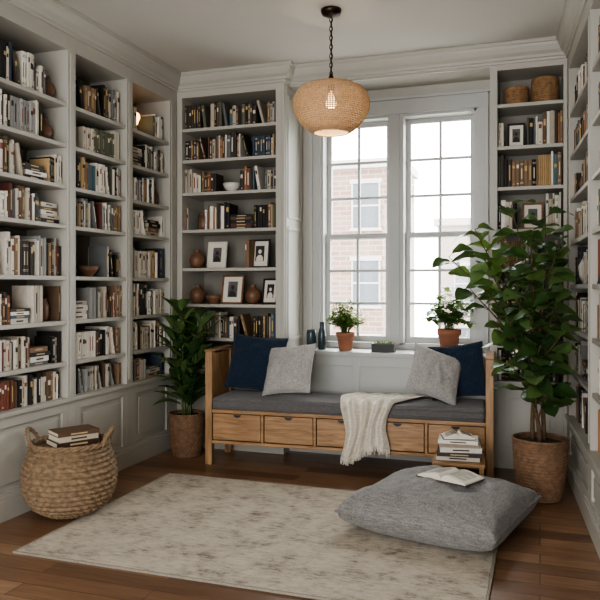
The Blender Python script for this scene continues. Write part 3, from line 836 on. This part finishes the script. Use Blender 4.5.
for (x,y,z,zb) in tips:
    tip=Vector((x,y,z))-O
    tr=min(trunks,key=lambda T:min((q-Vector((tip.x*.3,tip.y*.3,zb))).length for q in T))
    st0=min(tr,key=lambda q:abs(q.z-zb))
    br=bez(st0,st0+Vector(((tip.x-st0.x)*.3,(tip.y-st0.y)*.3,(tip.z-st0.z)*.5)),st0+Vector(((tip.x-st0.x)*.7,(tip.y-st0.y)*.7,(tip.z-st0.z)*.7)),tip,14)
    mt.tube(br,[.007-.00035*i for i in range(15)],6)
    nlf=9
    for k in range(nlf):
        f=.25+.75*k/(nlf-1); idx=f*14; i=min(int(idx),13); p=br[i].lerp(br[i+1],idx-i)
        tdir=(br[i+1]-br[i]).normalized()
        an=k*2.4+rng.uniform(-.5,.5)
        rad=Vector((math.cos(an),math.sin(an),0))
        for _ in range(9):
            d=(rad*1.0+tdir*rng.uniform(.1,.6)+Vector((0,0,rng.uniform(-.1,.8)))).normalized()
            LL=rng.uniform(.145,.205); dr=rng.uniform(.15,.6)
            pet=p+d*.022
            tp=pet+d*LL+Vector((0,0,-dr*LL))
            W=LL*rng.uniform(.54,.64)
            if okpt(tp+O) and okpt(pet+d*LL*.5+O+Vector((W*.3,0,0))): 
                mt.tube([p,pet+d*.005],.002,5)
                leaf(ml,pet,d,LL,W,dr,fold=rng.uniform(.06,.18),m=0 if rng.random()<.45 else 1,sh=1.18,upv=Vector((rng.uniform(-.5,.5),rng.uniform(-.9,.0),1)).normalized())
                break
            an+=.7; rad=Vector((math.cos(an),math.sin(an),0))
mt.build('trunk_and_branches',[BARK],parent=tree); ml.build('leaves',[LEAFD,LEAFM],parent=tree)

rp=empty('potted_rubber_plant',(-2.47,4.63,0))
m=MB(); woven(m,[(.10,0),(.112,.06),(.122,.13),(.128,.2),(.128,.26),(.125,.31)],20,28,.005)
m.lathe([(0,.002),(.098,.002)],32)
m.tube([(.124*math.cos(k/40*2*PI),.124*math.sin(k/40*2*PI),.312) for k in range(40)],.007,6,closed=True)
m.build('woven_pot',[WICKD],parent=rp)
m=MB(); m.lathe([(.12,.290),(0,.3)],32); m.build('soil',[SOIL],parent=rp)
rng=random.Random(5); mt=MB(); ml=MB(); O=Vector((-2.47,4.63,0))
for s_ in range(9):
    an=s_*2.399; ln=rng.uniform(.42,.78)
    top=Vector((math.cos(an)*.10,math.sin(an)*.10,.3+ln))
    bs=Vector((math.cos(an)*.03,math.sin(an)*.03,.29))
    stp=bez(bs,bs+Vector((0,0,.2)),top-Vector((0,0,.2)),top,12); mt.tube(stp,[.006-.0003*i for i in range(13)],6)
    for k in range(13):
        f=.12+.88*k/12; idx=f*12; i=min(int(idx),11); p=stp[i].lerp(stp[i+1],idx-i)
        a2=k*2.4+s_
        for _ in range(10):
            d=(Vector((math.cos(a2),math.sin(a2),0))*rng.uniform(.5,1.0)+Vector((0,0,rng.uniform(.45,1.0)))).normalized()
            LL=rng.uniform(.19,.27); dr=rng.uniform(.1,.45)
            tp=p+d*LL-Vector((0,0,dr*LL))+O
            md=p+d*LL*.5+O
            if tp.x>-2.66 and tp.y<4.86 and not(tp.z<.85 and tp.x>-2.24) and md.x>-2.64:
                leaf(ml,p+d*.012,d,LL,LL*rng.uniform(.30,.42),dr,fold=.2,m=0 if rng.random()<.3 else 1,sh=.95); break
            a2+=.7
mt.build('stems',[STEM],parent=rp); ml.build('leaves',[LEAFD,LEAFM],parent=rp)

def sill_plant(name,x,y,r,h,fh,fw,seed,n,ll,lm,hang=0):
    e=empty(name,(x,y,.765)); m=MB()
    m.lathe([(0,0),(r*.68,0),(r*.72,.004),(r*.92,h*.74),(r*1.06,h*.75),(r*1.08,h),(r*.96,h),(r*.92,h*.85),(0,h*.84)],32); m.build('pot',[TERRA],parent=e)
    m=MB(); m.lathe([(r*.93,h*.86),(0,h*.9)],24); m.build('soil',[SOIL],parent=e)
    rng=random.Random(seed); mt=MB(); ml=MB()
    for k in range(n):
        an=rng.uniform(0,2*PI); q=rng.random()**.6
        tip=Vector((math.cos(an)*fw*q,math.sin(an)*fw*q*.7,h+fh*(1-.55*q*q)*rng.uniform(.5,1.05)-hang*q*q))
        bs=Vector((math.cos(an)*r*.4*q,math.sin(an)*r*.4*q,h*.86))
        s_=bez(bs,bs+Vector((0,0,fh*.4)),tip-Vector((0,0,fh*.15)),tip,6)
        mt.tube(s_,.0013,4)
        for j in range(1,6):
            p=s_[j+1]
            a2=rng.uniform(0,2*PI); d=Vector((math.cos(a2),math.sin(a2),rng.uniform(-.1,.8)))
            L2=ll*rng.uniform(.7,1.2)
            leaf(ml,p,d,L2,L2*.6,rng.uniform(.1,.5),fold=.15,nL=5)
    mt.build('stems',[STEM],parent=e); ml.build('leaves',[lm],parent=e)
sill_plant('potted_herb',-1.394,5.13,.068,.135,.24,.155,3,120,.045,LEAFL)
sill_plant('potted_pothos',-.62,5.13,.08,.175,.30,.18,9,46,.085,LEAFM,hang=.02)
m=MB(); m.lathe([(0,0),(.03,0),(.036,.01),(.037,.12),(.034,.145),(.03,.15),(.03,.14),(0,.13)],28); m.build('small_vase',[CERT],loc=(-1.655,5.10,.7655))
m=MB(); m.lathe([(0,0),(.024,0),(.03,.01),(.03,.12),(.024,.15),(.018,.165),(.018,.205),(.021,.21),(.014,.21),(0,.19)],28); m.build('small_vase',[CERT],loc=(-1.575,5.12,.7655))
e=empty('small_planter_box',(-1.09,5.09,.7655)); m=MB()
for bx in ((-.085,.085,-.04,-.032,0,.06),(-.085,.085,.032,.04,0,.06),(-.085,-.077,-.032,.032,0,.06),(.077,.085,-.032,.032,0,.06),(-.077,.077,-.032,.032,0,.045)): m.box(*bx)
m.build('tray',[BLACK],parent=e,bevel=.002)
rng=random.Random(2); ml=MB()
for k in range(36):
    a2=rng.uniform(0,2*PI); leaf(ml,(rng.uniform(-.07,.07),rng.uniform(-.025,.025),.044),(math.cos(a2)*.6,math.sin(a2)*.4,1),rng.uniform(.035,.055),.016,.2,nL=4)
ml.build('succulents',[LEAFM],parent=e)

# ------------------------------------------------------------------ pendant lamp
PX,PY=-1.18,4.02; pl=empty('rattan_pendant_lamp',(PX,PY,0)); cz=2.315
m=MB(); m.lathe([(0,H-.045),(.02,H-.045),(.055,H-.03),(.062,H-.012),(.062,H-.001),(0,H-.001)],32); m.build('canopy',[METAL],parent=pl)
m=MB()
z=H-.045; k=0
while z>cz+.20:
    pts=[]
    for i in range(14):
        a=2*PI*i/14; u=.009*math.cos(a); w_=.018*math.sin(a)
        pts.append((u,0,z-.016+w_) if k%2==0 else (0,u,z-.016+w_))
    m.tube(pts,.0026,6,closed=True); z-=.027; k+=1
m.tube([(0.003,0.003,H-.04),(0.004,0.0,cz+.4),(0.0,0.003,cz+.16)],.0025,6)
m.lathe([(0,cz+.10),(.022,cz+.10),(.024,cz+.15),(.016,cz+.18),(.006,cz+.205),(0,cz+.205)],20)
m.build('chain_and_socket',[METAL],parent=pl)
sp=[(.095,.140),(.140,.132),(.184,.110),(.213,.076),(.227,.036),(.226,.0),(.214,-.036),(.192,-.074),(.162,-.108),(.130,-.135),(.105,-.148)]
def spr(t):
    x=t*(len(sp)-1); i=min(int(x),len(sp)-2); f=x-i; return sp[i][0]*(1-f)+sp[i+1][0]*f, sp[i][1]*(1-f)+sp[i+1][1]*f
m=MB()
NR=96
for kk in range(NR):
    an=2*PI*kk/NR
    m.tube([((spr(i/34)[0]+.003*(-1)**(i+kk))*math.cos(an),(spr(i/34)[0]+.003*(-1)**(i+kk))*math.sin(an),cz+spr(i/34)[1]) for i in range(35)],.0040,5)
for kk in range(34):
    r,zz=spr((kk)/34+.01)
    m.tube([(r*math.cos(2*PI*i/96),r*math.sin(2*PI*i/96),cz+zz) for i in range(96)],.0040,5,closed=True)
for t in (0,1):
    r,zz=spr(t); m.tube([(r*math.cos(2*PI*i/96),r*math.sin(2*PI*i/96),cz+zz) for i in range(96)],.006,6,closed=True)
for sg in range(3):
    a=sg*2*PI/3; m.tube([(0,0,cz+.13),(.095*math.cos(a),.095*math.sin(a),cz+.140)],.0025,5)
m.build('woven_shade',[RATTAN],parent=pl)
m=MB(); m.lathe([(0,cz+.10),(.012,cz+.09),(.016,cz+.07),(.030,cz+.035),(.032,cz+.018),(.022,cz-.004),(0,cz-.010)],24); m.build('bulb',[emis('warm_bulb',(1.0,.78,.52),5)],parent=pl)
ld=bpy.data.lights.new('pendant_bulb_light','POINT'); ld.energy=4.5; ld.color=(1,.83,.62); ld.shadow_soft_size=.04
lo=bpy.data.objects.new('bulb_light',ld); lo.location=(0,0,cz-.05); lo.parent=pl; scene.collection.objects.link(lo)

# ------------------------------------------------------------------ exterior
def facade_mat(c1,c2,mo):
    m,nt,p=new_mat('pale_brick')
    tc=nt.nodes.new('ShaderNodeTexCoord'); mp=nt.nodes.new('ShaderNodeMapping'); mp.inputs['Rotation'].default_value=(PI/2,0,0)
    L(nt,tc.outputs['Object'],mp.inputs['Vector'])
    b=nt.nodes.new('ShaderNodeTexBrick'); b.inputs['Scale'].default_value=1; b.inputs['Brick Width'].default_value=.5; b.inputs['Row Height'].default_value=.17; b.inputs['Mortar Size'].default_value=.02
    b.inputs['Color1'].default_value=c1+(1,); b.inputs['Color2'].default_value=c2+(1,); b.inputs['Mortar'].default_value=mo+(1,)
    L(nt,mp.outputs[0],b.inputs['Vector']); L(nt,b.outputs['Color'],p.inputs['Base Color']); p.inputs['Roughness'].default_value=.9
    return m
FAC=facade_mat(rgb(140,112,98),rgb(156,130,116),rgb(166,154,144)); FAC2=facade_mat(rgb(148,134,124),rgb(160,148,138),rgb(168,160,152))
PALEW=mat('facade_trim',rgb(190,184,178),.8); PALEG=mat('facade_glass',rgb(96,103,108),.2)
def building(x0,x1,y,z1,mt):
    e=empty('neighbouring_building',((x0+x1)/2,y,-3)); hw=(x1-x0)/2
    m=MB(); m.box(-hw,hw,0,3,0,z1+3); m.build('facade',[mt],parent=e)
    m=MB(); m.box(-hw-.15,hw+.15,-.2,3,z1+3,z1+3.3)
    g=MB(); n=int((x1-x0)/2.2)
    for i in range(n):
        for k in range(int((z1+3)/2.6)):
            xc=-hw+(i+.5)*(x1-x0)/n; zc=1.0+k*2.6
            m.box(xc-.55,xc+.55,-.08,0,zc-.1,zc); m.box(xc-.55,xc+.55,-.06,0,zc+1.5,zc+1.65); m.box(xc-.5,xc-.44,-.04,0,zc,zc+1.5); m.box(xc+.44,xc+.5,-.04,0,zc,zc+1.5); m.box(xc-.44,xc+.44,-.04,0,zc+.72,zc+.78)
            g.box(xc-.44,xc+.44,-.02,0,zc,zc+1.5)
    m.build('trim',[PALEW],parent=e); g.build('panes',[PALEG],parent=e)
building(-18,-4.4,23,5.2,FAC); building(-4.1,10,30,3.8,FAC2)
b=MB(); b.box(-30,30,5.6,45,-3.1,-3.0); b.build('ground',[mat('street',rgb(170,168,164),.9)])

# ------------------------------------------------------------------ light & world
w=bpy.data.worlds.new('overcast'); scene.world=w; w.use_nodes=True
nt=w.node_tree; bg=nt.nodes['Background']; bg.inputs[0].default_value=(.985,.99,1.0,1)
tc=nt.nodes.new('ShaderNodeTexCoord'); sx=nt.nodes.new('ShaderNodeSeparateXYZ'); L(nt,tc.outputs['Generated'],sx.inputs[0])
mr=nt.nodes.new('ShaderNodeMapRange'); mr.inputs['From Min'].default_value=-.8; mr.inputs['From Max'].default_value=.8
mr.inputs['To Min'].default_value=7.3; mr.inputs['To Max'].default_value=17.0
L(nt,sx.outputs['Y'],mr.inputs['Value']); L(nt,mr.outputs[0],bg.inputs[1])
def portal(loc,rot,sx,sy):
    a=bpy.data.lights.new('portal','AREA'); a.shape='RECTANGLE'; a.size=sx; a.size_y=sy; a.cycles.is_portal=True
    o=bpy.data.objects.new('opening_portal',a); o.location=loc; o.rotation_euler=rot; scene.collection.objects.link(o)
portal(((WX0+WX1)/2,5.52,(WZ0+WZ1)/2),(R(-90),0,0),1.2,1.76)
portal(((RX0+RX1)/2,-1.16,(RZ0+RZ1)/2),(R(90),0,0),3.0,2.6)  # portal over the added rear opening

# ------------------------------------------------------------------ camera
cd=bpy.data.cameras.new('camera'); cd.sensor_width=36; cd.lens=42.06; cd.shift_y=-.0233; cd.clip_start=.05
co=bpy.data.objects.new('camera',cd); co.location=(0,0,1.25); co.rotation_euler=(R(90),0,R(18.9)); scene.collection.objects.link(co)
scene.camera=co
scene.view_settings.view_transform='AgX'
try: scene.view_settings.look='AgX - Medium High Contrast'
except Exception: pass
scene.view_settings.exposure=0.25
